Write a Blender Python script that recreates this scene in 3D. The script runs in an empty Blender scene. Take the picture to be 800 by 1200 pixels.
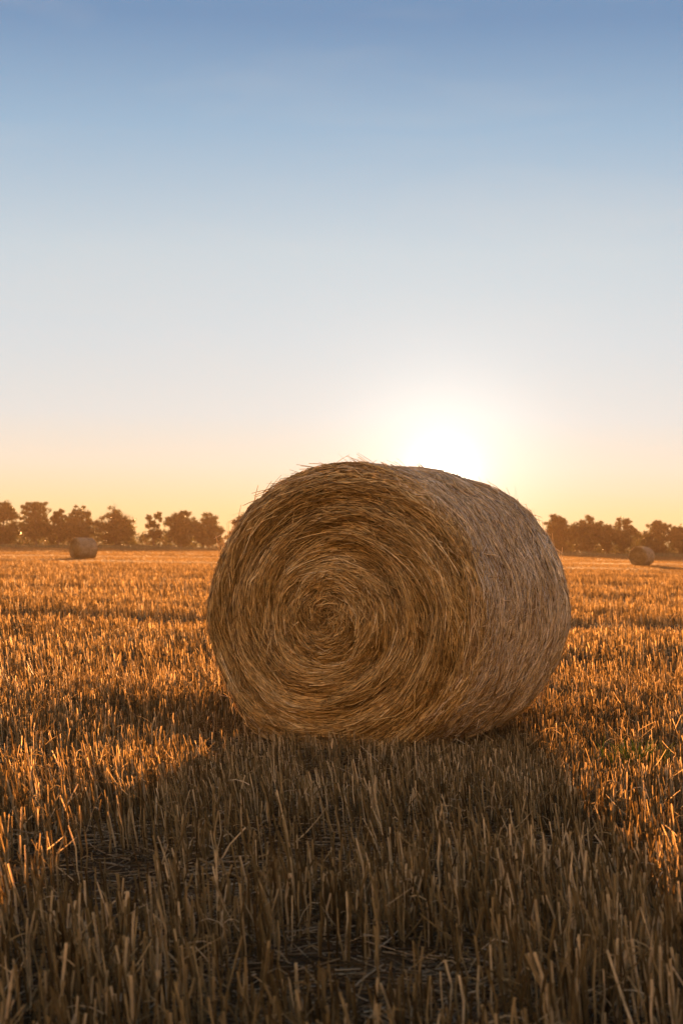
import bpy, math, random
import numpy as np
from mathutils import Matrix, Vector

rng = np.random.default_rng(11)
random.seed(5)
PI = math.pi
sc = bpy.context.scene
COL = sc.collection

# ------------------------------------------------------------------ place
R_BALE, L_BALE = 0.712, 1.36
BALE_AXIS = math.radians(27.0)           # axis points away and to the right
BALE_POS = (0.298, 10.02, 0.0)           # middle of the big bale on the ground
SUN_EL, SUN_AZ = math.radians(2.02), math.radians(2.9)   # azimuth from +Y to +X
SUN_DIR = Vector((math.sin(SUN_AZ)*math.cos(SUN_EL), math.cos(SUN_AZ)*math.cos(SUN_EL), math.sin(SUN_EL)))
CAM_H = 1.0

# ------------------------------------------------------------------ mesh helpers
def mesh_from(name, verts, quads=None, tris=None, tint=None, smooth=True):
    me = bpy.data.meshes.new(name)
    verts = np.asarray(verts, np.float32).reshape(-1, 3)
    nq = 0 if quads is None else len(quads)
    nt = 0 if tris is None else len(tris)
    me.vertices.add(len(verts)); me.vertices.foreach_set('co', verts.ravel())
    loops = []
    if nq: loops.append(np.asarray(quads, np.int32).ravel())
    if nt: loops.append(np.asarray(tris, np.int32).ravel())
    loops = np.concatenate(loops)
    me.loops.add(len(loops)); me.loops.foreach_set('vertex_index', loops)
    starts = np.concatenate([np.arange(nq)*4, nq*4 + np.arange(nt)*3]).astype(np.int32)
    me.polygons.add(nq+nt)
    me.polygons.foreach_set('loop_start', starts)
    me.update(calc_edges=True)
    if smooth: me.polygons.foreach_set('use_smooth', np.ones(nq+nt, bool))
    if tint is not None:
        a = me.attributes.new('tint', 'FLOAT', 'POINT')
        a.data.foreach_set('value', np.asarray(tint, np.float32).ravel())
    me.validate()
    return me

def link(name, me, mat, parent=None):
    o = bpy.data.objects.new(name, me)
    COL.objects.link(o)
    if mat: me.materials.append(mat)
    if parent: o.parent = parent
    return o

class Bag:
    """collects vertices, quads, triangles and a per-vertex tint"""
    def __init__(s): s.v=[]; s.q=[]; s.t=[]; s.c=[]; s.n=0
    def add(s, v, q=None, t=None, c=0.5):
        v = np.asarray(v, np.float32).reshape(-1,3)
        s.v.append(v)
        if q is not None and len(q): s.q.append(np.asarray(q)+s.n)
        if t is not None and len(t): s.t.append(np.asarray(t)+s.n)
        s.c.append(np.broadcast_to(np.asarray(c, np.float32), (len(v),)).copy())
        s.n += len(v)
    def mesh(s, name, smooth=True):
        return mesh_from(name, np.concatenate(s.v), np.concatenate(s.q) if s.q else None,
                         np.concatenate(s.t) if s.t else None, np.concatenate(s.c), smooth)

def strands(bag, P, rad, tint, sides=3, cap=False, flat=None, split=False):
    """P (N,K,3) polylines, rad (N,K) radii -> thin tubes with a bevelled, uneven section"""
    N, K, _ = P.shape
    T = np.gradient(P, axis=1)
    T /= np.linalg.norm(T, axis=2, keepdims=True) + 1e-9
    ref = rng.normal(size=(N,1,3)); ref = np.broadcast_to(ref, (N,K,3))
    A = np.cross(T, ref); A /= np.linalg.norm(A, axis=2, keepdims=True) + 1e-9
    B = np.cross(T, A)
    fl = 1.0 if flat is None else flat
    ang = np.arange(sides)/sides*2*PI
    V = P[:,:,None,:] + rad[:,:,None,None]*(A[:,:,None,:]*np.cos(ang)[None,None,:,None] + fl*B[:,:,None,:]*np.sin(ang)[None,None,:,None])
    base = (np.arange(N)*K*sides)[:,None,None]
    k = np.arange(K-1)[None,:,None]; j = np.arange(sides-1 if split else sides)[None,None,:]; j2 = (j+1)%sides
    Q = np.stack([base+k*sides+j, base+k*sides+j2, base+(k+1)*sides+j2, base+(k+1)*sides+j], -1).reshape(-1,4)
    t = None
    if cap and sides == 3:
        b = (np.arange(N)*K*sides + (K-1)*sides)[:,None]
        t = b + np.arange(3)[None,:]
    bag.add(V.reshape(-1,3), Q, t, np.repeat(tint, K*sides))

def vnoise(x, y, seed=0):
    """smooth value noise, 0..1"""
    x = np.asarray(x, float); y = np.asarray(y, float)
    xi = np.floor(x).astype(np.int64); yi = np.floor(y).astype(np.int64)
    fx = x-xi; fy = y-yi
    fx = fx*fx*(3-2*fx); fy = fy*fy*(3-2*fy)
    def h(a, b):
        n = (a*374761393 + b*668265263 + seed*1442695041) & 0x7fffffff
        n = ((n ^ (n >> 13)) * 1274126177) & 0x7fffffff
        return ((n ^ (n >> 16)) & 0xffff)/65535.0
    return (h(xi,yi)*(1-fx)+h(xi+1,yi)*fx)*(1-fy) + (h(xi,yi+1)*(1-fx)+h(xi+1,yi+1)*fx)*fy

def fbm(x, y, seed=0):
    return 0.55*vnoise(x,y,seed)+0.3*vnoise(x*2.1,y*2.1,seed+7)+0.15*vnoise(x*4.3,y*4.3,seed+13)

# ------------------------------------------------------------------ materials
def new_mat(name):
    m = bpy.data.materials.new(name); m.use_nodes = True
    nt = m.node_tree; nt.nodes.clear()
    return m, nt, nt.nodes, nt.links

def ramp(N, stops):
    r = N.new('ShaderNodeValToRGB')
    e = r.color_ramp.elements
    while len(e) < len(stops): e.new(0.5)
    for el, (p, c) in zip(e, stops):
        el.position = p; el.color = (*c, 1)
    return r

def straw_mat(name, stops, transl=0.35, rough=0.45, spec=0.4, tcol=(1.0,0.72,0.42), noise_scale=0.0):
    m, nt, N, L = new_mat(name)
    out = N.new('ShaderNodeOutputMaterial')
    at = N.new('ShaderNodeAttribute'); at.attribute_name = 'tint'
    r = ramp(N, stops)
    L.new(at.outputs['Fac'], r.inputs[0])
    col = r.outputs[0]
    tc = N.new('ShaderNodeTexCoord')
    nz = N.new('ShaderNodeTexNoise'); nz.inputs['Scale'].default_value = 35.0; nz.inputs['Detail'].default_value = 3.0
    L.new(tc.outputs['Object'], nz.inputs['Vector'])
    hs = N.new('ShaderNodeHueSaturation')
    mr = N.new('ShaderNodeMapRange'); mr.inputs['From Min'].default_value=0.3; mr.inputs['From Max'].default_value=0.7
    mr.inputs['To Min'].default_value=0.7; mr.inputs['To Max'].default_value=1.25
    L.new(nz.outputs['Fac'], mr.inputs['Value']); L.new(mr.outputs[0], hs.inputs['Value'])
    L.new(col, hs.inputs['Color']); col = hs.outputs[0]
    p = N.new('ShaderNodeBsdfPrincipled')
    p.inputs['Roughness'].default_value = rough
    p.inputs['Specular IOR Level'].default_value = spec
    L.new(col, p.inputs['Base Color'])
    if transl > 0:
        tr = N.new('ShaderNodeBsdfTranslucent')
        mx = N.new('ShaderNodeMix'); mx.data_type='RGBA'; mx.blend_type='MULTIPLY'; mx.inputs[0].default_value=1.0
        L.new(col, mx.inputs[6]); mx.inputs[7].default_value=(*tcol,1)
        sc_ = N.new('ShaderNodeMix'); sc_.data_type='RGBA'; sc_.blend_type='MIX'; sc_.inputs[0].default_value=0.0
        L.new(mx.outputs[2], tr.inputs['Color'])
        ms = N.new('ShaderNodeMixShader'); ms.inputs[0].default_value = transl
        L.new(p.outputs[0], ms.inputs[1]); L.new(tr.outputs[0], ms.inputs[2])
        L.new(ms.outputs[0], out.inputs['Surface'])
    else:
        L.new(p.outputs[0], out.inputs['Surface'])
    return m

M_STUB = straw_mat('stubble_straw', [(0.0,(0.062,0.045,0.020)),(0.35,(0.165,0.128,0.060)),(0.75,(0.33,0.27,0.148)),(1.0,(0.66,0.58,0.40))], 0.5, 0.6, 0.1, (1.0,0.71,0.42))
M_LITTER = straw_mat('loose_straw', [(0.0,(0.05,0.032,0.014)),(0.5,(0.12,0.087,0.041)),(1.0,(0.44,0.36,0.23))], 0.3, 0.65, 0.08, (1.0,0.75,0.46))
M_FACE = straw_mat('bale_straw', [(0.0,(0.13,0.072,0.021)),(0.35,(0.43,0.275,0.092)),(0.75,(0.70,0.50,0.21)),(1.0,(0.88,0.74,0.46))], 0.2, 0.42, 0.45)
M_SIDE = straw_mat('weathered_straw', [(0.0,(0.18,0.10,0.038)),(0.35,(0.47,0.335,0.165)),(0.75,(0.71,0.565,0.355)),(1.0,(0.87,0.78,0.62))], 0.15, 0.33, 0.55)
M_NET = straw_mat('net_wrap', [(0.0,(0.70,0.62,0.52)),(1.0,(0.82,0.78,0.72))], 0.2, 0.25, 0.6, (1,1,1))
M_WEED = straw_mat('weed_leaf', [(0.0,(0.07,0.12,0.02)),(0.6,(0.14,0.20,0.03)),(1.0,(0.28,0.28,0.06))], 0.5, 0.6, 0.08, (1.0,0.95,0.4))
M_LEAF = straw_mat('tree_leaf', [(0.0,(0.035,0.045,0.015)),(0.5,(0.06,0.07,0.02)),(1.0,(0.10,0.09,0.025))], 0.3, 0.5, 0.3, (1.0,0.9,0.4))
M_VERGE = straw_mat('verge_grass', [(0.0,(0.08,0.10,0.03)),(0.6,(0.16,0.15,0.05)),(1.0,(0.36,0.28,0.12))], 0.3, 0.5, 0.3, (1.0,0.9,0.5))

def bark_mat():
    m, nt, N, L = new_mat('bark')
    out = N.new('ShaderNodeOutputMaterial'); p = N.new('ShaderNodeBsdfPrincipled')
    tc = N.new('ShaderNodeTexCoord'); mp = N.new('ShaderNodeMapping'); mp.inputs['Scale'].default_value=(4,4,0.8)
    nz = N.new('ShaderNodeTexNoise'); nz.inputs['Scale'].default_value=3; nz.inputs['Detail'].default_value=6
    r = ramp(N, [(0.3,(0.06,0.045,0.03)),(0.7,(0.15,0.12,0.09))])
    L.new(tc.outputs['Object'], mp.inputs[0]); L.new(mp.outputs[0], nz.inputs['Vector']); L.new(nz.outputs['Fac'], r.inputs[0])
    L.new(r.outputs[0], p.inputs['Base Color']); p.inputs['Roughness'].default_value=0.9
    L.new(p.outputs[0], out.inputs['Surface'])
    return m
M_BARK = bark_mat()

def core_mat():
    # packed straw seen between the outer stalks
    m, nt, N, L = new_mat('packed_straw')
    out = N.new('ShaderNodeOutputMaterial'); p = N.new('ShaderNodeBsdfPrincipled')
    tc = N.new('ShaderNodeTexCoord')
    nz = N.new('ShaderNodeTexNoise'); nz.inputs['Scale'].default_value=30; nz.inputs['Detail'].default_value=8
    r = ramp(N, [(0.3,(0.16,0.08,0.028)),(0.7,(0.40,0.24,0.09))])
    L.new(tc.outputs['Object'], nz.inputs['Vector']); L.new(nz.outputs['Fac'], r.inputs[0])
    L.new(r.outputs[0], p.inputs['Base Color']); p.inputs['Roughness'].default_value=0.85
    bp = N.new('ShaderNodeBump'); bp.inputs['Strength'].default_value=0.8; bp.inputs['Distance'].default_value=0.01
    L.new(nz.outputs['Fac'], bp.inputs['Height']); L.new(bp.outputs[0], p.inputs['Normal'])
    L.new(p.outputs[0], out.inputs['Surface'])
    return m
M_CORE = core_mat()

def soil_mat():
    m, nt, N, L = new_mat('field_soil')
    out = N.new('ShaderNodeOutputMaterial'); p = N.new('ShaderNodeBsdfPrincipled')
    tc = N.new('ShaderNodeTexCoord')
    n1 = N.new('ShaderNodeTexNoise'); n1.inputs['Scale'].default_value=9; n1.inputs['Detail'].default_value=9; n1.inputs['Roughness'].default_value=0.7
    n2 = N.new('ShaderNodeTexNoise'); n2.inputs['Scale'].default_value=0.35; n2.inputs['Detail'].default_value=5
    v = N.new('ShaderNodeTexVoronoi'); v.inputs['Scale'].default_value=28
    r1 = ramp(N, [(0.32,(0.040,0.024,0.011)),(0.55,(0.095,0.058,0.026)),(0.75,(0.24,0.15,0.065))])
    r2 = ramp(N, [(0.35,(0.75,0.75,0.75)),(0.7,(1.25,1.2,1.1))])
    mx = N.new('ShaderNodeMix'); mx.data_type='RGBA'; mx.blend_type='MULTIPLY'; mx.inputs[0].default_value=1
    L.new(tc.outputs['Object'], n1.inputs['Vector']); L.new(tc.outputs['Object'], n2.inputs['Vector']); L.new(tc.outputs['Object'], v.inputs['Vector'])
    L.new(n1.outputs['Fac'], r1.inputs[0]); L.new(n2.outputs['Fac'], r2.inputs[0])
    L.new(r1.outputs[0], mx.inputs[6]); L.new(r2.outputs[0], mx.inputs[7]); L.new(mx.outputs[2], p.inputs['Base Color'])
    p.inputs['Roughness'].default_value=0.95; p.inputs['Specular IOR Level'].default_value=0.1
    ad = N.new('ShaderNodeMath'); ad.operation='ADD'; L.new(n1.outputs['Fac'], ad.inputs[0]); L.new(v.outputs['Distance'], ad.inputs[1])
    bp = N.new('ShaderNodeBump'); bp.inputs['Strength'].default_value=0.9; bp.inputs['Distance'].default_value=0.03
    L.new(ad.outputs[0], bp.inputs['Height']); L.new(bp.outputs[0], p.inputs['Normal'])
    L.new(p.outputs[0], out.inputs['Surface'])
    return m
M_SOIL = soil_mat()

# ------------------------------------------------------------------ ground: one sheet, finely uneven near the camera
def ground_z(x, y):
    near = np.clip((70-np.hypot(x, y-8))/50, 0, 1)
    return near*(0.05*(fbm(x*0.9, y*0.9, 3)-0.5) + 0.03*(fbm(x*4, y*4, 5)-0.5))

def axis_pts(lo, hi, far, step):
    inner = np.arange(lo, hi+1e-6, step)
    g = []; d = step
    p = hi
    while p < far:
        d *= 1.25; p += d; g.append(p)
    n = []; d = step; p = lo
    while p > -far:
        d *= 1.25; p -= d; n.append(p)
    return np.array(n[::-1]+list(inner)+g)
gx = axis_pts(-4.0, 4.0, 980, 0.08); gy = axis_pts(0.0, 18.0, 980, 0.08)
GX, GY = np.meshgrid(gx, gy)
GZ = ground_z(GX, GY)
nx, ny = len(gx), len(gy)
idx = np.arange(nx*ny).reshape(ny, nx)
quads = np.stack([idx[:-1,:-1], idx[:-1,1:], idx[1:,1:], idx[1:,:-1]], -1).reshape(-1,4)
ground = link('ground', mesh_from('ground', np.stack([GX,GY,GZ],-1), quads), M_SOIL)
ground['kind'] = 'structure'

# ------------------------------------------------------------------ round straw bale
CA, SA = math.cos(BALE_AXIS), math.sin(BALE_AXIS)
def to_bale(x, y):
    dx, dy = x-BALE_POS[0], y-BALE_POS[1]
    return CA*dx - SA*dy, SA*dx + CA*dy        # local x (right), local y (along axis)

def squash(P):
    """weight flattens the underside a little and the outline is not a perfect circle"""
    x, y, z = P[...,0], P[...,1], P[...,2]     # z measured from the bale's centre
    a = np.arctan2(z, x); r = np.hypot(x, z)
    k = 1 + 0.010*np.sin(2*a+0.6) + 0.007*np.sin(3*a+2.0) + 0.004*np.sin(7*a+y*3)
    z2 = z*k; x2 = x*k
    low = -R_BALE*0.955
    z2 = np.where(z2 < low, low + (z2-low)*0.25, z2)
    z2 = z2 + R_BALE*0.965
    return np.stack([x2, y, z2], -1)

def face_y(r, a):
    """depth of the end face (0 = rim plane, + = out towards the viewer)"""
    q = r/R_BALE
    bulge = 0.035*np.clip(1-q*q, 0, 1)
    rim = -0.055*np.clip((q-0.88)/0.12, 0, 1)**2 - 0.035*np.exp(-((q-0.90-0.02*np.sin(a*3))/0.028)**2)*np.clip(0.3+0.7*np.cos(a+0.1),0,1)
    turn = (a/(2*PI) + q*4.3 + 0.35*np.sin(a*2+q*5))                       # layers laid in a spiral
    ridge = 0.022*np.sin(turn*2*PI)*np.clip(q*2.2,0,1)
    ring = -0.11*np.exp(-((q-0.42-0.07*np.sin(a+0.8))/0.085)**2)*np.clip(0.35+0.65*np.cos(a-0.35),0,1)
    ring = ring - 0.05*np.exp(-((q-0.72+0.05*np.cos(a))/0.05)**2)*np.clip(np.cos(a+0.25),0,1) - 0.04*np.exp(-((q-0.30)/0.05)**2)*np.clip(-np.cos(a-0.5),0,1)
    eye = 0.012*np.exp(-(q/0.12)**2)
    lump = 0.075*(fbm(r*np.cos(a)*5.5+9, r*np.sin(a)*5.5+4, 21)-0.5)
    return bulge+rim+ridge+ring+eye+lump

def bale_end_mesh(seed, n=20000):
    global rng
    rng = np.random.default_rng(seed)
    bag = Bag()
    # packed body of the end
    rr = np.linspace(0.0, R_BALE*0.985, 46); aa = np.linspace(0, 2*PI, 160, endpoint=False)
    RR, AA = np.meshgrid(rr, aa, indexing='ij')
    Y = face_y(RR, AA) - 0.038
    P = squash(np.stack([RR*np.cos(AA), -(L_BALE/2) - Y, RR*np.sin(AA)], -1))
    i = np.arange(46*160).reshape(46,160)
    q = np.stack([i[:-1,:], i[1:,:], np.roll(i,-1,1)[1:,:], np.roll(i,-1,1)[:-1,:]], -1).reshape(-1,4)
    bag.add(P, q, None, 0.12)
    # stalks laid round and round
    K = 6
    r0 = R_BALE*np.sqrt(rng.uniform(0.0006, 1.0, n)); a0 = rng.uniform(0, 2*PI, n)
    Ln = rng.gamma(3.5, 0.07, n).clip(0.06, 0.6)
    chaos = np.clip(1.0-(r0/R_BALE)/0.42, 0, 1)
    Ln = Ln*(1-0.55*chaos)
    pitch = -0.10 + rng.normal(0, 0.08, n) + rng.normal(0, 0.55, n)*(rng.uniform(0,1,n)<0.06) + chaos*rng.normal(0,0.55,n)
    s = np.linspace(-0.5, 0.5, K)[None,:]*Ln[:,None]
    bend = rng.normal(0, 0.5, n)[:,None]
    r = r0[:,None] + s*np.sin(pitch)[:,None] + bend*s*s
    r = np.abs(r).clip(0.004, R_BALE*1.012)
    da = s*np.cos(pitch)[:,None]/np.maximum(r0[:,None], 0.05)
    a = a0[:,None] + da
    lift = rng.uniform(-0.034, 0.020, n)[:,None] + rng.normal(0, 0.03, n)[:,None]*s/Ln[:,None]
    stick = (rng.uniform(0,1,n) < 0.06)[:,None]*np.clip(s/Ln[:,None],0,1)*rng.uniform(0.02,0.10,n)[:,None]
    y = face_y(r, a) + lift + stick
    off = 1-(r/R_BALE)**2
    P = squash(np.stack([r*np.cos(a)-0.035*off, -(L_BALE/2) - y, r*np.sin(a)-0.02*off], -1))
    w = rng.uniform(0.0014, 0.0035, n)[:,None]*np.ones((1,K)); w[:,0]*=0.75; w[:,-1]*=0.5
    zone = fbm(r0*np.cos(a0)*5, r0*np.sin(a0)*5, 31)
    band = vnoise(r0*26 - a0*1.2, a0*0.8, 41)
    tint = np.clip(-0.05 + 0.75*rng.uniform(0,1,n)**1.3 + 0.75*zone*band, 0, 1)
    strands(bag, P, w, tint, 3, False, 0.7)
    # ends that have worked loose round the rim
    m = 1500
    a0 = rng.uniform(-0.25*PI, 1.25*PI, m); K = 5
    Ln = rng.gamma(3.0, 0.025, m).clip(0.03,0.12)
    s = np.linspace(0, 1, K)[None,:]*Ln[:,None]
    out = np.clip(rng.normal(0.12,0.2,m),-0.1,0.7)[:,None]
    r = R_BALE*rng.uniform(0.965,1.0,m)[:,None] + s*np.sin(out) + rng.normal(0,0.5,m)[:,None]*s*s
    sg = np.where(rng.uniform(0,1,m)<0.75, 1, -1)[:,None]
    a = a0[:,None] + sg*s*np.cos(out)/R_BALE
    y = -0.07 + rng.uniform(-0.02,0.05,m)[:,None] + rng.normal(0,0.35,m)[:,None]*s
    P = squash(np.stack([r*np.cos(a), -(L_BALE/2)-y, r*np.sin(a)],-1))
    w = rng.uniform(0.0015,0.003,m)[:,None]*np.linspace(1,0.6,K)[None,:]
    strands(bag, P, w, rng.uniform(0.2,0.9,m), 3, False, 0.7)
    return bag.mesh('bale_end')

def side_r(a, y):
    e = np.clip((np.abs(y)/(L_BALE/2)-0.86)/0.14, 0, 1)
    return R_BALE*(1+0.012*np.cos(y*2.2)) - 0.03*e**2 - 0.055*np.clip((y/(L_BALE/2)-0.15)/0.85,0,1)**2 + 0.040*(fbm(a*4+3, y*3.2, 51)-0.5) + 0.012*(vnoise(a*3, y*13, 57)-0.5) + 0.005*np.sin(y*47+0.4*np.sin(a*2))

def bale_side_mesh(seed, n=20000):
    global rng
    rng = np.random.default_rng(seed)
    bag = Bag()
    aa = np.linspace(0, 2*PI, 200, endpoint=False); yy = np.linspace(-L_BALE/2*0.995, L_BALE/2*0.995, 60)
    YY, AA = np.meshgrid(yy, aa, indexing='ij')
    r = side_r(np.where(AA>PI, AA-2*PI, AA), YY) - 0.012
    P = squash(np.stack([r*np.cos(AA), YY, r*np.sin(AA)], -1))
    i = np.arange(60*200).reshape(60,200)
    q = np.stack([i[:-1,:], i[1:,:], np.roll(i,-1,1)[1:,:], np.roll(i,-1,1)[:-1,:]], -1).reshape(-1,4)
    bag.add(P, q, None, 0.2)
    K = 5
    a0 = rng.uniform(-PI, PI, n); y0 = rng.uniform(-L_BALE/2, L_BALE/2, n)
    Ln = rng.gamma(3.0, 0.04, n).clip(0.025, 0.34)
    d = rng.normal(0, 0.36, n) + rng.normal(0, 1.0, n)*(rng.uniform(0,1,n)<0.14)
    s = np.linspace(-0.5,0.5,K)[None,:]*Ln[:,None]
    y = y0[:,None] + s*np.sin(d)[:,None] + rng.normal(0,0.7,n)[:,None]*s*s
    y = y.clip(-L_BALE/2*1.0, L_BALE/2*1.0)
    a = a0[:,None] + s*np.cos(d)[:,None]/R_BALE
    lift = rng.uniform(-0.014,0.009,n)[:,None] + (rng.uniform(0,1,n)<0.05)[:,None]*np.clip(s/Ln[:,None],0,1)*rng.uniform(0.01,0.05,n)[:,None]
    r = side_r((a+PI)%(2*PI)-PI, y) + lift
    P = squash(np.stack([r*np.cos(a), y, r*np.sin(a)],-1))
    w = (rng.uniform(0.0014,0.0036,n)*np.where(rng.uniform(0,1,n)<0.12,1.7,1))[:,None]*np.ones((1,K)); w[:,0]*=0.7; w[:,-1]*=0.6
    zone = fbm(a0*4+2, y0*5, 61)
    tint = np.clip(0.0+0.62*rng.uniform(0,1,n)+0.95*(zone-0.33),0,1)
    strands(bag, P, w, tint, 3, False, 0.55)
    # wisps that stand off the top and flanks
    m = 1300; K = 5
    a0 = rng.uniform(-0.25*PI, 1.25*PI, m); y0 = rng.uniform(-L_BALE/2*0.98, L_BALE/2*0.98, m)
    Ln = rng.uniform(0.03,0.10,m); s = np.linspace(0,1,K)[None,:]*Ln[:,None]
    up = rng.uniform(0.15,0.9,m)[:,None]
    r = side_r(a0, y0)[:,None] - 0.004 + s*np.sin(up) - 6*rng.uniform(0,0.6,m)[:,None]*s*s
    a = a0[:,None] + np.where(rng.uniform(0,1,m)<0.7,1,-1)[:,None]*s*np.cos(up)/R_BALE
    y = y0[:,None] + rng.normal(0,0.5,m)[:,None]*s
    P = squash(np.stack([r*np.cos(a), y, r*np.sin(a)],-1))
    w = rng.uniform(0.0009,0.0017,m)[:,None]*np.linspace(1,0.5,K)[None,:]
    strands(bag, P, w, rng.uniform(0.3,1.0,m), 3, False, 0.7)
    return bag.mesh('bale_side')

def net_mesh(seed):
    """the thin wrap: long threads round the bale, tied by short slanting ones"""
    global rng
    rng = np.random.default_rng(seed)
    bag = Bag()
    n = 54; K = 150
    a = np.linspace(-PI, PI, K)[None,:]*np.ones((n,1))
    y = np.linspace(-L_BALE/2*0.9, L_BALE/2*0.93, n)[:,None] + 0.006*np.sin(a*rng.integers(3,9,n)[:,None]+rng.uniform(0,6,n)[:,None])
    r = side_r(a, y) + 0.004 + 0.003*np.sin(a*23+y*40)
    P = squash(np.stack([r*np.cos(a), y, r*np.sin(a)],-1))
    strands(bag, P, np.full((n,K),0.0009), rng.uniform(0,1,n), 3)
    m = 9000
    a0 = rng.uniform(-PI,PI,m); g = L_BALE*0.915*1.83/ (n-1)/1.83
    y0 = -L_BALE/2*0.9 + rng.integers(0,n-1,m)*(L_BALE/2*1.83)/(n-1)
    t = np.linspace(0,1,3)[None,:]
    y = y0[:,None] + t*(L_BALE/2*1.83)/(n-1)
    a = a0[:,None] + t*np.where(rng.uniform(0,1,m)<0.5,1,-1)[:,None]*0.035
    r = side_r((a+PI)%(2*PI)-PI, y)+0.004
    P = squash(np.stack([r*np.cos(a), y, r*np.sin(a)],-1))
    strands(bag, P, np.full((m,3),0.0006), rng.uniform(0,1,m), 3)
    return bag.mesh('net_wrap')

def thing(name, label, cat, loc=(0,0,0), rz=0.0, group=None):
    o = bpy.data.objects.new(name, None); COL.objects.link(o)
    o.empty_display_size = 0.2
    o.location = loc; o.rotation_euler = (0,0,rz)
    o['label'] = label; o['category'] = cat
    if group: o['group'] = group
    return o

BG = 'round straw bales left on the stubble field'
bale = thing('round_bale', 'large golden straw bale with swirled end, filling the middle of the picture', 'straw bale', BALE_POS, -BALE_AXIS, BG)
end_me = bale_end_mesh(101)
side_me = bale_side_mesh(102)
link('swirled_end', end_me, M_FACE, bale)
back = link('swirled_end', end_me, None, bale); back.rotation_euler = (0,0,PI); back.scale = (0.915,1,0.915); back.location.z = 0.085*0.965*R_BALE
link('wrapped_side', side_me, M_SIDE, bale)
link('net_wrap', net_mesh(103), M_NET, bale)
for loc, ang, lab in [((-16.9,131.0,0.0), math.radians(56), 'small distant straw bale at the left, half its side showing before dark trees'),
                      ((21.6,143.0,0.0), math.radians(37), 'small distant straw bale at the right edge, round end turned to the viewer')]:
    c = bale.copy(); COL.objects.link(c)
    c.location = loc; c.rotation_euler = (0,0,-ang); c['label'] = lab
    for ch in list(bale.children):
        d = ch.copy(); COL.objects.link(d); d.parent = c

# ------------------------------------------------------------------ stubble
rng = np.random.default_rng(77)
TRACKS = [(24.4,2.6,0.02),(29.0,1.0,0.03),(34.0,1.3,0.03),(47,1.6,0.03),(62,1.8,0.035),(40.5,2.6,0.03),(54,3.6,0.035),(70,3.5,0.035),(84,5.5,0.04),(116,8,0.04),(165,13,0.04),(235,14,0.04),(320,20,0.04)]
def track_factor(x, y):
    f = np.ones_like(x)
    for yc, w, sl in TRACKS:
        d = np.abs(y - yc - sl*x - 0.5*w*(vnoise(x*0.25, x*0+yc, 9)-0.5)*2)
        f = np.minimum(f, np.clip((d/w-0.45)/0.5 + 1.1*np.clip(vnoise(x*5/w**1.2+yc, y*0.6/w, 19)-0.52,0,1)*2, 0.0, 1))
    return f

ROW_A = math.radians(28)
def scatter(y0, y1, dens, margin, rowgap, rowjit):
    half1 = 0.174*y1+margin
    n = int(dens*(y1-y0)*2*half1)
    x = rng.uniform(-half1, half1, n); y = rng.uniform(y0, y1, n)
    keep = np.abs(x) < 0.174*y+margin
    x, y = x[keep], y[keep]
    if rowgap:
        u = x*math.cos(ROW_A)+y*math.sin(ROW_A); v = -x*math.sin(ROW_A)+y*math.cos(ROW_A)
        wob = 0.06*(vnoise(u*0.8, v*0.3, 15)-0.5)
        v = (np.round(v/rowgap))*rowgap + wob + rng.normal(0, rowjit, len(v))
        x = u*math.cos(ROW_A)-v*math.sin(ROW_A); y = u*math.sin(ROW_A)+v*math.cos(ROW_A)
    return x, y

def not_bale(x, y, pad=0.0):
    lx, ly = to_bale(x, y)
    return ~((np.abs(lx) < 0.36+pad) & (np.abs(ly) < L_BALE/2-0.04+pad))

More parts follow.
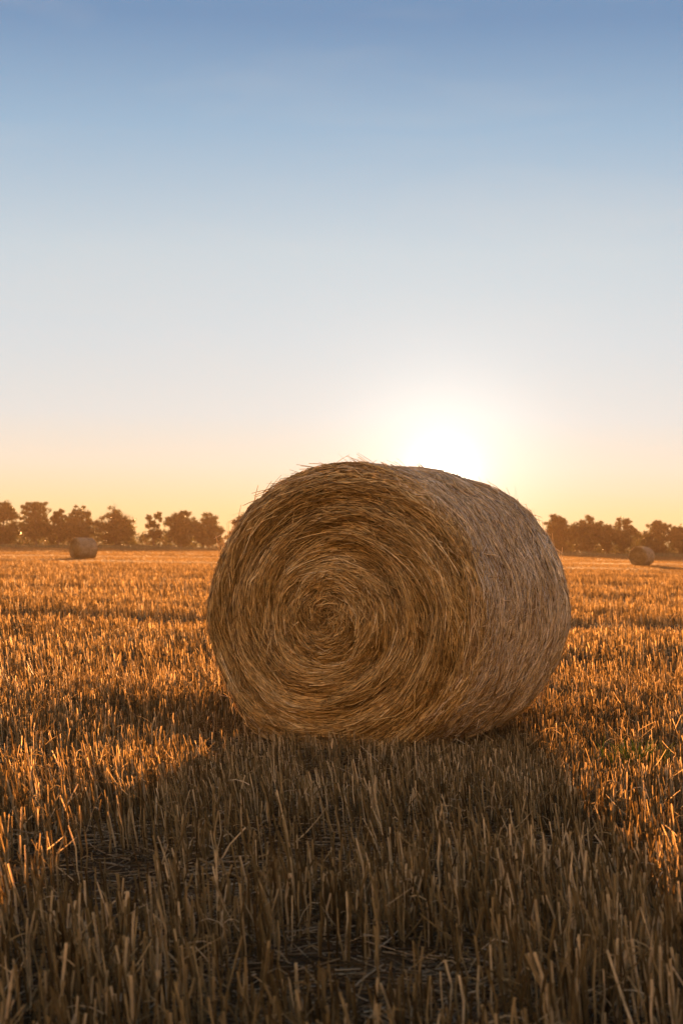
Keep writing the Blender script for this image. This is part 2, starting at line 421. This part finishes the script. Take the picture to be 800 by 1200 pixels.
stub = Bag()
def stalks(y0, y1, dens, margin, K, wmin, wmax, clump):
    x, y = scatter(y0, y1, dens, margin, 0.15, 0.03)
    t = track_factor(x, y)
    d = fbm(x*1.6, y*1.1, 23)
    keep = (rng.uniform(0,1,len(x)) < np.clip((d-0.24)*3.2, 0.06, 1)) & (rng.uniform(0,1,len(x)) < 0.4+0.6*t) & not_bale(x, y)
    x, y, t = x[keep], y[keep], t[keep]
    # several stalks spring from one crown
    reps = rng.integers(1, clump+1, len(x))
    x = np.repeat(x, reps); y = np.repeat(y, reps); t = np.repeat(t, reps)
    x = x + rng.normal(0, 0.012, len(x)); y = y + rng.normal(0, 0.012, len(x))
    n = len(x)
    hz = fbm(x*0.7, y*0.5, 33)
    h = (0.118 + 0.09*hz + rng.normal(0, 0.024, n))*(0.32+0.68*t)
    h = np.where(rng.uniform(0,1,n) < 0.12, h*rng.uniform(0.3,0.8,n), h).clip(0.03, 0.26)
    lx, ly = to_bale(x, y)
    close = np.clip(1.15-(np.hypot(np.maximum(np.abs(lx)-0.55,0), np.maximum(np.abs(ly)-0.70,0)))/0.5, 0, 1)
    h = h*(1-0.32*close)
    az = rng.uniform(0, 2*PI, n)
    lean = np.abs(rng.normal(0, 0.085, n)) + (rng.uniform(0,1,n)<0.07)*rng.uniform(0.2,0.9,n)
    flow = (fbm(x*0.45, y*0.45, 43)-0.5)
    dx = np.cos(az)*lean - 0.08 + 0.38*flow
    dy = np.sin(az)*lean - 0.06
    h = h*(1+0.12*np.clip((7-y)/3,0,1))
    z0 = ground_z(x, y) - 0.01
    s = np.linspace(0, 1, K)[None,:]
    kink = rng.normal(0, 0.02, (n,K))*s if K > 2 else np.zeros((n,K))
    P = np.stack([x[:,None] + dx[:,None]*h[:,None]*s**1.2 + kink*h[:,None]*2, y[:,None] + dy[:,None]*h[:,None]*s**1.2,
                  z0[:,None] + (h[:,None]+0.01)*s*np.sqrt(np.clip(1-(dx**2+dy**2)*0.5,0.3,1))[:,None]], -1)
    w = (rng.uniform(wmin, wmax, n)*(1+0.35*np.clip((7.5-y)/3,0,1)))[:,None]*(1-0.25*s)
    zone = fbm(x*0.9, y*0.9, 53)
    tint = np.clip(0.02+0.95*rng.uniform(0,1,n)**1.2+0.4*(zone-0.4), 0, 1)
    strands(stub, P, w, tint, 3 if K < 4 else 4, False, None, True)
    return x, y, z0, h, dx, dy

near = stalks(2.6, 14, 400, 2.2, 4, 0.0015, 0.0034, 4)
mid = stalks(14, 36, 150, 3.0, 3, 0.0026, 0.0046, 3)
far1 = stalks(36, 90, 70, 6.0, 2, 0.0032, 0.0055, 3)
# split, dangling leaf sheaths on the near stalks
x, y, z0, h, dx, dy = [np.concatenate([a[::2], b[::3]]) for a, b in zip(near, mid)]
n = len(x); K = 4
s = np.linspace(0, 1, K)[None,:]
st = rng.uniform(0.35, 0.95, n)
az = rng.uniform(0, 2*PI, n); ln = rng.uniform(0.03, 0.10, n)
drop = rng.uniform(-0.4, 1.6, n)
P = np.stack([(x+dx*h*st)[:,None] + np.cos(az)[:,None]*ln[:,None]*s, (y+dy*h*st)[:,None] + np.sin(az)[:,None]*ln[:,None]*s,
              np.maximum((z0+h*st*0.95)[:,None] + ln[:,None]*(0.7*s - drop[:,None]*s*s), (z0+0.012)[:,None])], -1)
strands(stub, P, rng.uniform(0.0012,0.0026,n)[:,None]*np.linspace(1,0.45,K)[None,:], rng.uniform(0.25,1,n), 3, False, 0.25, True)

# farther off each tuft is a splay of three blades
def tufts(y0, y1, dens, margin, hmin, hmax, wmin, wmax):
    x, y = scatter(y0, y1, dens, margin, 0, 0)
    t = track_factor(x, y)
    keep = rng.uniform(0,1,len(x)) < 0.4+0.6*t
    x, y, t = x[keep], y[keep], t[keep]
    n = len(x)
    h = rng.uniform(hmin, hmax, n)*(0.30+0.70*t)*(0.75+0.5*fbm(x*0.12, y*0.06, 63))
    w = rng.uniform(wmin, wmax, n)
    th = rng.uniform(0, 2*PI, n)
    V = np.zeros((n,4,3))
    for k in range(3):
        V[:,k,0] = x + w*np.cos(th+k*2*PI/3); V[:,k,1] = y + w*np.sin(th+k*2*PI/3); V[:,k,2] = -0.01
    V[:,3,0] = x + rng.normal(-0.02, 0.04, n); V[:,3,1] = y + rng.normal(0, 0.03, n); V[:,3,2] = h
    b = (np.arange(n)*4)[:,None]
    T = np.concatenate([b+np.array([[0,1,3]]), b+np.array([[1,2,3]])], 0)
    stub.add(V, None, T, np.repeat(np.clip(0.2+0.5*rng.uniform(0,1,n)+0.4*(fbm(x*0.1,y*0.05,73)-0.4),0,1), 4))
tufts(90, 200, 17, 12, 0.08, 0.16, 0.008, 0.02)
tufts(200, 436, 3.2, 25, 0.10, 0.20, 0.02, 0.05)
so = link('stubble', stub.mesh('stubble', smooth=False), M_STUB)
so['kind'] = 'stuff'; so['label'] = 'short cut golden stubble standing over the whole field'

# ------------------------------------------------------------------ loose straw on the soil
lit = Bag()
rng = np.random.default_rng(88)
x, y = scatter(2.6, 20, 2000, 1.8, 0, 0)
d = fbm(x*1.1, y*0.9, 83)
keep = (rng.uniform(0,1,len(x)) < np.clip((d-0.22)*2.4, 0.15, 1)) & not_bale(x, y, -0.1)
# what fell off when the bale was dropped
m = 5000
u = rng.uniform(-1, 1, m)*0.75; v = -(L_BALE/2-0.05) - np.abs(rng.normal(0, 0.16, m))
u2 = rng.choice([-1,1], m)*(0.30+np.abs(rng.normal(0,0.2,m))); v2 = rng.uniform(-1,1,m)*L_BALE/2
pick = rng.uniform(0,1,m) < 0.5
u = np.where(pick, u, u2); v = np.where(pick, v, v2)
x = np.concatenate([x[keep], BALE_POS[0]+CA*u+SA*v]); y = np.concatenate([y[keep], BALE_POS[1]-SA*u+CA*v])
d = np.concatenate([d[keep], np.full(m, 0.6)]); keep = np.ones(len(x), bool)
x, y = x[keep], y[keep]; n = len(x); K = 4
az = rng.uniform(0, 2*PI, n); ln = rng.uniform(0.04, 0.24, n)
s = np.linspace(-0.5, 0.5, K)[None,:]
bx = rng.normal(0, 0.6, n)[:,None]*s*s*ln[:,None]
px = x[:,None] + np.cos(az)[:,None]*ln[:,None]*s - np.sin(az)[:,None]*bx
py = y[:,None] + np.sin(az)[:,None]*ln[:,None]*s + np.cos(az)[:,None]*bx
pz = ground_z(px, py) + rng.gamma(1.4, 0.011, n)[:,None] + 0.003 + rng.normal(0, 0.14, n)[:,None]*ln[:,None]*s
pz = np.maximum(pz, ground_z(px, py)+0.002)
strands(lit, np.stack([px,py,pz],-1), rng.uniform(0.0011,0.0030,n)[:,None]*np.ones((1,K)), np.clip(rng.uniform(0,1,n)**1.2*0.95+0.4*(d[keep]-0.4),0,1), 3, False, 0.5)
lo = link('loose_straw', lit.mesh('loose_straw'), M_LITTER)
lo['kind'] = 'stuff'; lo['label'] = 'broken pale straw lying on the soil between the stubble'

# ------------------------------------------------------------------ green weed in the stubble
def weed(loc, n, hmax, label):
    bag = Bag()
    root = thing('weed_tuft', label, 'weed', loc)
    K = 6
    a = rng.uniform(0, 2*PI, n); ln = rng.uniform(0.5, 1.0, n)*hmax
    sp = rng.uniform(0.15, 0.8, n)
    s = np.linspace(0,1,K)[None,:]
    r = sp[:,None]*ln[:,None]*s**1.5
    z = ln[:,None]*(s - 0.45*sp[:,None]*s**2.5)
    ox = rng.normal(0, 0.05, n)[:,None]; oy = rng.normal(0, 0.04, n)[:,None]
    P = np.stack([ox+r*np.cos(a)[:,None], oy+r*np.sin(a)[:,None], z],-1)
    w = rng.uniform(0.0022,0.004,n)[:,None]*np.array([0.8,1,1,0.85,0.55,0.12])[None,:]
    strands(bag, P, w, rng.uniform(0,1,n), 3, False, 0.25)
    link('blades', bag.mesh('weed'), M_WEED, root)
weed((1.27, 8.5, 0.0), 130, 0.27, 'small tuft of green weed growing in the sunlit stubble right of the big bale')

# ------------------------------------------------------------------ trees along the far edge
def tube(bag, pts, r0, r1, sides=7):
    P = np.array(pts, float); K = len(P)
    T = np.gradient(P, axis=0); T /= np.linalg.norm(T, axis=1, keepdims=True)+1e-9
    A = np.cross(T, np.array([0.31,0.95,0.05])); A /= np.linalg.norm(A, axis=1, keepdims=True)+1e-9
    B = np.cross(T, A)
    rad = np.linspace(r0, r1, K)[:,None,None]
    ang = np.arange(sides)/sides*2*PI
    V = P[:,None,:] + rad*(A[:,None,:]*np.cos(ang)[None,:,None]+B[:,None,:]*np.sin(ang)[None,:,None])
    k = np.arange(K-1)[:,None]; j = np.arange(sides)[None,:]; j2=(j+1)%sides
    Q = np.stack([k*sides+j, k*sides+j2, (k+1)*sides+j2, (k+1)*sides+j],-1).reshape(-1,4)
    bag.add(V.reshape(-1,3), Q, None, 0.5)

def leaves(bag, C, nper, rad, size):
    """C (M,3) clump centres, rad (M,): small leaf sprays spread through each clump"""
    M = len(C); n = M*nper
    d = rng.normal(size=(n,3)); d /= np.linalg.norm(d,axis=1,keepdims=True)
    rr = rng.uniform(0,1,n)**0.45
    c = np.repeat(C, nper, 0) + d*rr[:,None]*np.repeat(rad, nper)[:,None]*np.array([1,1,0.72])
    A = rng.normal(size=(n,3)); A /= np.linalg.norm(A,axis=1,keepdims=True)
    B = np.cross(A, rng.normal(size=(n,3))); B /= np.linalg.norm(B,axis=1,keepdims=True)
    sz = rng.uniform(0.5,1.2,n)[:,None]*size
    V = np.stack([c-A*sz, c-B*sz*0.55, c+A*sz, c+B*sz*0.55],1)
    bag.add(V.reshape(-1,3), np.arange(n*4).reshape(-1,4), None, np.repeat(np.clip(np.repeat(rng.uniform(0,1,M),nper)*0.6+rng.uniform(0,0.4,n),0,1),4))

def make_tree(X, Y, H, W, label, open_=0.0, low=0.25):
    """H height, W crown half-width"""
    root = thing('field_tree', label, 'tree', (X, Y, 0), 0, 'trees along the far edge of the field')
    tb, lb = Bag(), Bag()
    lean = rng.normal(0, 0.03, 2)
    top = np.array([lean[0]*H, lean[1]*H, H*0.78])
    pts = [(0,0,-0.2)]+[(top[0]*t+rng.normal(0,0.10), top[1]*t+rng.normal(0,0.10), top[2]*t) for t in np.linspace(0.1,1,7)]
    tube(tb, pts, 0.030*H+0.05, 0.05)
    C, Rr = [], []
    zc = H*(low+1)/2; hh = H*(1-low)/2
    nl = int(46 - 22*open_)
    for k in range(nl):
        # a place in the crown: widest below the middle, lobed outline
        u = rng.uniform(-1, 1); a = k*2.39996 + rng.normal(0,0.3)
        lobe = 0.82 + 0.18*math.sin(3*a+H) + 0.12*math.sin(5*u+W)
        reach = W*math.sqrt(max(0.0,1-abs(u)**2.0))*lobe*math.sqrt(rng.uniform(0.05,1.0))*0.86
        tip = np.array([top[0]*0.6+math.cos(a)*reach, top[1]*0.6+math.sin(a)*reach, zc+u*hh*0.86*(1.0-0.22*(reach/W)**2) + rng.normal(0,0.03)*H])
        t = min(0.98, max(0.12, (tip[2]-0.25*reach-0.1*H)/(H*0.78)))
        base = top*t
        mid_ = base*0.45+tip*0.55 + np.array([rng.normal(0,0.1),rng.normal(0,0.1),0.05*H*rng.uniform(-0.5,1)])
        tube(tb, [base, mid_, tip], 0.007*H+0.02, 0.02, 5)
        rr = rng.uniform(0.17,0.30)*W*(1-0.2*open_)
        C.append(tip); Rr.append(rr)
        if rng.uniform() > open_*0.8:
            C.append((mid_+tip)/2+rng.normal(0,0.06*W,3)); Rr.append(rr*0.9)
        for q in range(3):
            dd = rng.normal(size=3); dd /= np.linalg.norm(dd)
            tw = tip+dd*rr*rng.uniform(0.9,1.3)
            tube(tb, [tip, (tip+tw)/2+rng.normal(0,0.08,3), tw], 0.03, 0.012, 4)
            C.append(tw); Rr.append(rng.uniform(0.07,0.14)*W)
    C = np.array(C); Rr = np.array(Rr)
    C[:,2] *= H/np.max(C[:,2]+Rr*0.6)
    C[:,2] = np.maximum(C[:,2], Rr*0.5+0.3)
    leaves(lb, C, int(58-18*open_), Rr, 0.27)
    link('trunk', tb.mesh('trunk'), M_BARK, root)
    link('crown', lb.mesh('crown', smooth=False), M_LEAF, root)
    return root

rng = np.random.default_rng(2024)
def at(px, Y, F=2333.0): return (px-400.0)/F*Y
# px of the crown's middle, px half-width, px height above its foot, distance, openness, label
TREES = [
 (3, 19, 55, 452, 0.1, 'dense dark tree cut by the left edge of the picture'),
 (43, 20, 54, 450, 0.4, 'broad tree with a flat lobed top, second from the left edge'),
 (69, 12, 46, 455, 0.5, 'low slim tree squeezed between two broader ones, left of the far bale'),
 (93, 23, 50, 449, 0.3, 'broad dark tree directly behind the small bale on the left'),
 (136, 23, 50, 452, 0.2, 'full round tree just right of the small left bale'),
 (181, 10, 44, 458, 0.9, 'thin see-through tree with gaps in its crown, standing alone on the left'),
 (213, 20, 46, 450, 0.2, 'dense round tree, left one of the close pair beside the big bale'),
 (245, 20, 44, 447, 0.35, 'round tree with sky gaps at its right flank, right one of the close pair'),
 (286, 18, 44, 452, 0.4, 'tree whose crown peeps out from behind the left shoulder of the big bale'),
 (655, 19, 48, 452, 0.2, 'dense tree rising next to the right flank of the big bale'),
 (690, 20, 48, 455, 0.35, 'broad tree with bright gaps low in its crown, right of the big bale'),
 (712, 9, 37, 460, 0.5, 'short narrow tree between two taller ones on the right'),
 (730, 14, 46, 455, 0.6, 'open-crowned tree just left of the small right bale'),
 (771, 19, 43, 452, 0.45, 'spreading tree with forked top behind the small right bale'),
 (803, 16, 38, 450, 0.25, 'low round tree cut by the right edge of the picture'),
]
for px, hw, hp, Y, op, lab in TREES:
    make_tree(at(px, Y), Y, hp/2333*Y, hw/2333*Y*1.42, lab, op, 0.10+0.08*op)

# brush under the trees: one mass, and a farther wood behind it
def brush(name, label, x0, x1, y0, y1, hfun, step, size, mat):
    bag = Bag(); Cs=[]; Rs=[]
    xs = np.arange(x0, x1, step)
    for xx in xs:
        h = hfun(xx)
        m = max(2, int(h/1.1))
        for k in range(m):
            z = (k+0.5)/m*h*rng.uniform(0.85,1.05)
            Cs.append((xx+rng.normal(0,step*0.5), rng.uniform(y0,y1), z)); Rs.append(rng.uniform(0.55,0.95)*max(1.0,0.42*h))
    Cs=np.array(Cs); Rs=np.array(Rs)
    Cs[:,2]=np.maximum(Cs[:,2], 0.3)
    leaves(bag, Cs, 60, Rs, size)
    # keep leaves above ground
    for v in bag.v: v[:,2] = np.abs(v[:,2])
    o = link(name, bag.mesh(name, smooth=False), mat)
    o['kind']='stuff'; o['label']=label
    return o
def h_left(x): return 3.7 + 3.0*vnoise(np.array(x*0.07),np.array(1.0),5) + 1.2*vnoise(np.array(x*0.3),np.array(3.0),6)
brush('hedgerow', 'low dark brush growing in a band under the trees on the left', -110, -33, 456, 464, lambda x: float(h_left(x)), 1.1, 0.3, M_LEAF)
brush('hedgerow', 'low dark brush growing in a band under the trees on the right', 46, 110, 458, 468, lambda x: float(h_left(x)), 1.1, 0.3, M_LEAF)
brush('far_wood', 'faint far wood showing pale through the haze', -330, 330, 880, 905, lambda x: 4.0+7.0*float(vnoise(np.array(x*0.03),np.array(7.0),5)), 3.6, 0.7, M_LEAF)

# long grass along the field's edge
vb = Bag()
n = 26000
x = rng.uniform(-120, 120, n); y = rng.uniform(437, 446, n)
h = rng.uniform(0.4, 1.1, n)*(0.5+0.9*vnoise(x*0.15, y*0.2, 8)); w = rng.uniform(0.03, 0.10, n); th = rng.uniform(0,2*PI,n)
V = np.zeros((n,4,3))
for k in range(3):
    V[:,k,0]=x+w*np.cos(th+k*2.094); V[:,k,1]=y+w*np.sin(th+k*2.094); V[:,k,2]=-0.01
V[:,3,0]=x+rng.normal(0,0.15,n); V[:,3,1]=y+rng.normal(0,0.1,n); V[:,3,2]=h
b=(np.arange(n)*4)[:,None]
vb.add(V, None, np.concatenate([b+np.array([[0,1,3]]), b+np.array([[1,2,3]]), b+np.array([[2,0,3]])],0), np.repeat(rng.uniform(0,1,n),4))
vo = link('verge_grass', vb.mesh('verge_grass', smooth=False), M_VERGE)
vo['kind']='stuff'; vo['label']='strip of long uncut grass along the far edge of the field'

# ------------------------------------------------------------------ haze: one closed box of even thin air
def box_mesh(name, lo, hi):
    v = [(x,y,z) for x in (lo[0],hi[0]) for y in (lo[1],hi[1]) for z in (lo[2],hi[2])]
    f = [(0,1,3,2),(4,6,7,5),(0,4,5,1),(2,3,7,6),(0,2,6,4),(1,5,7,3)]
    return mesh_from(name, v, f, smooth=False)
hm, nt, N, L = new_mat('haze')
out = N.new('ShaderNodeOutputMaterial'); pv = N.new('ShaderNodeVolumePrincipled')
pv.inputs['Color'].default_value=(0.8,0.5,0.27,1); pv.inputs['Density'].default_value=0.00026; pv.inputs['Anisotropy'].default_value=0.0
L.new(pv.outputs[0], out.inputs['Volume'])
hz = link('haze', box_mesh('haze', (-1260,-1260,-1.0), (1260,1260,13.0)), hm)
hz['kind']='stuff'; hz['label']='thin warm evening haze over the field'

# ------------------------------------------------------------------ sky and sun
w = bpy.data.worlds.new('World'); sc.world = w; w.use_nodes = True
N = w.node_tree.nodes; L = w.node_tree.links; N.clear()
wo = N.new('ShaderNodeOutputWorld'); bg = N.new('ShaderNodeBackground')
EXPO = 2.8
def lin(r,g,b): return tuple(((c/255/12.92) if c/255<=0.04045 else ((c/255+0.055)/1.055)**2.4) for c in (r,g,b))
def vmath(op, *ins):
    n = N.new('ShaderNodeVectorMath'); n.operation=op
    for i, v in enumerate(ins):
        if isinstance(v, bpy.types.NodeSocket): L.new(v, n.inputs[i])
        else: n.inputs[i].default_value = v
    return n
def math_(op, *ins):
    n = N.new('ShaderNodeMath'); n.operation=op
    for i, v in enumerate(ins):
        if isinstance(v, bpy.types.NodeSocket): L.new(v, n.inputs[i])
        else: n.inputs[i].default_value = v
    return n.outputs[0]
def mixc(blend, fac, c1, c2):
    n = N.new('ShaderNodeMix'); n.data_type='RGBA'; n.blend_type=blend
    for k, v in ((0,fac),(6,c1),(7,c2)):
        if isinstance(v, bpy.types.NodeSocket): L.new(v, n.inputs[k])
        else: n.inputs[k].default_value = v if k==0 else (*v,1)
    return n.outputs[2]
tc = N.new('ShaderNodeTexCoord')
dirn = vmath('NORMALIZE', tc.outputs['Generated']).outputs[0]
sp = N.new('ShaderNodeSeparateXYZ'); L.new(dirn, sp.inputs[0])
zf = math_('DIVIDE', sp.outputs['Z'], 0.6)
front = ramp(N, [(0.0,lin(253,216,150)),(0.030,lin(252,222,166)),(0.068,lin(241,229,206)),(0.11,lin(225,227,223)),(0.172,lin(212,221,225)),
                 (0.245,lin(199,213,221)),(0.345,lin(155,185,210)),(0.43,lin(116,151,188)),(1.0,lin(68,102,144))])
L.new(zf, front.inputs[0])
# unseen sky behind the viewer: added warm glow, boosted to light the bale's end
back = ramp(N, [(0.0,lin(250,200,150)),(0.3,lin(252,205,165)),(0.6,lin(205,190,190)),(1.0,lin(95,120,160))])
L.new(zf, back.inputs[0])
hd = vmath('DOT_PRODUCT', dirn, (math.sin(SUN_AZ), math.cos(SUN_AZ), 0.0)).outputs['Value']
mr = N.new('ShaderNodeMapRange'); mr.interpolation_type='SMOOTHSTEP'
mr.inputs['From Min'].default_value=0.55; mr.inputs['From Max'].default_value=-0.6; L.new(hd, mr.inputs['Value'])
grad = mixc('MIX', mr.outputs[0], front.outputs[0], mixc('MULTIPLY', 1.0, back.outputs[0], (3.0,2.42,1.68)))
# faint high wisps
mp = N.new('ShaderNodeMapping'); mp.inputs['Rotation'].default_value=(0.0,0.5,0.3); mp.inputs['Scale'].default_value=(5.0,3.0,22.0); L.new(dirn, mp.inputs[0])
nz = N.new('ShaderNodeTexNoise'); nz.inputs['Scale'].default_value=1.6; nz.inputs['Detail'].default_value=5.0; nz.inputs['Distortion'].default_value=0.6; L.new(mp.outputs[0], nz.inputs['Vector'])
m2 = N.new('ShaderNodeMapRange'); m2.inputs['From Min'].default_value=0.5; m2.inputs['From Max'].default_value=0.8; m2.inputs['To Max'].default_value=0.11; L.new(nz.outputs['Fac'], m2.inputs['Value'])
grad = mixc('MIX', m2.outputs[0], grad, lin(236,226,214))
# brightening of the air round the sun
cd_ = vmath('DOT_PRODUCT', dirn, tuple(SUN_DIR)).outputs['Value']
one = math_('SUBTRACT', 1.0, cd_)
tot = grad
for amp, sig, col in ((9.0,0.0055,(1.0,0.9,0.7)),(0.65,0.0125,(1.0,0.92,0.78)),(0.36,0.031,(1.0,0.92,0.78)),(0.07,0.085,(1.0,0.92,0.78))):
    g = math_('MULTIPLY', math_('EXPONENT', math_('MULTIPLY', one, -1.0/sig**2)), amp)
    tot = mixc('ADD', 1.0, tot, mixc('MULTIPLY', 1.0, g, col))
sky = N.new('ShaderNodeTexSky'); sky.sky_type='NISHITA'; sky.sun_disc=False
sky.sun_elevation=SUN_EL; sky.sun_rotation=SUN_AZ
sky.air_density=1.0; sky.dust_density=1.0; sky.ozone_density=1.0
bg2 = N.new('ShaderNodeBackground'); bg2.inputs['Strength'].default_value=0.0002
L.new(sky.outputs[0], bg2.inputs['Color'])
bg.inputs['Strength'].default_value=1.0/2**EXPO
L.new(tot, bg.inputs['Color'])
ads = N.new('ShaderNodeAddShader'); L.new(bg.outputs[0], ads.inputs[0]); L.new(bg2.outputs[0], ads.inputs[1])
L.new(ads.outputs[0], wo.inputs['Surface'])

ld = bpy.data.lights.new('sun', 'SUN'); ld.energy=5.0; ld.angle=math.radians(0.7); ld.color=(1.0,0.49,0.175)
lo_ = bpy.data.objects.new('sun', ld); COL.objects.link(lo_)
lo_.rotation_euler = (-SUN_DIR).to_track_quat('-Z','Y').to_euler()

# ------------------------------------------------------------------ camera
cd = bpy.data.cameras.new('camera'); cam = bpy.data.objects.new('camera', cd); COL.objects.link(cam)
cd.sensor_fit='VERTICAL'; cd.sensor_height=36; cd.sensor_width=24; cd.lens=70.0
cd.clip_start=0.1; cd.clip_end=8000
cd.dof.use_dof=True; cd.dof.focus_distance=9.3; cd.dof.aperture_fstop=8.0
cam.matrix_world = Matrix.Translation((0,0,CAM_H)) @ Matrix.Rotation(math.radians(90+1.03),4,'X') @ Matrix.Rotation(math.radians(0.85),4,'Z')
sc.camera = cam

sc.render.engine='CYCLES'
cy = sc.cycles
cy.use_denoising=True
try: cy.denoiser='OPENIMAGEDENOISE'
except Exception: pass
cy.max_bounces=8; cy.diffuse_bounces=4; cy.transmission_bounces=4; cy.volume_bounces=1; cy.transparent_max_bounces=8
cy.sample_clamp_indirect=6.0
vs = sc.view_settings
vs.view_transform='Standard'; vs.look='None'; vs.exposure=EXPO; vs.gamma=1.0; vs.use_curve_mapping=False
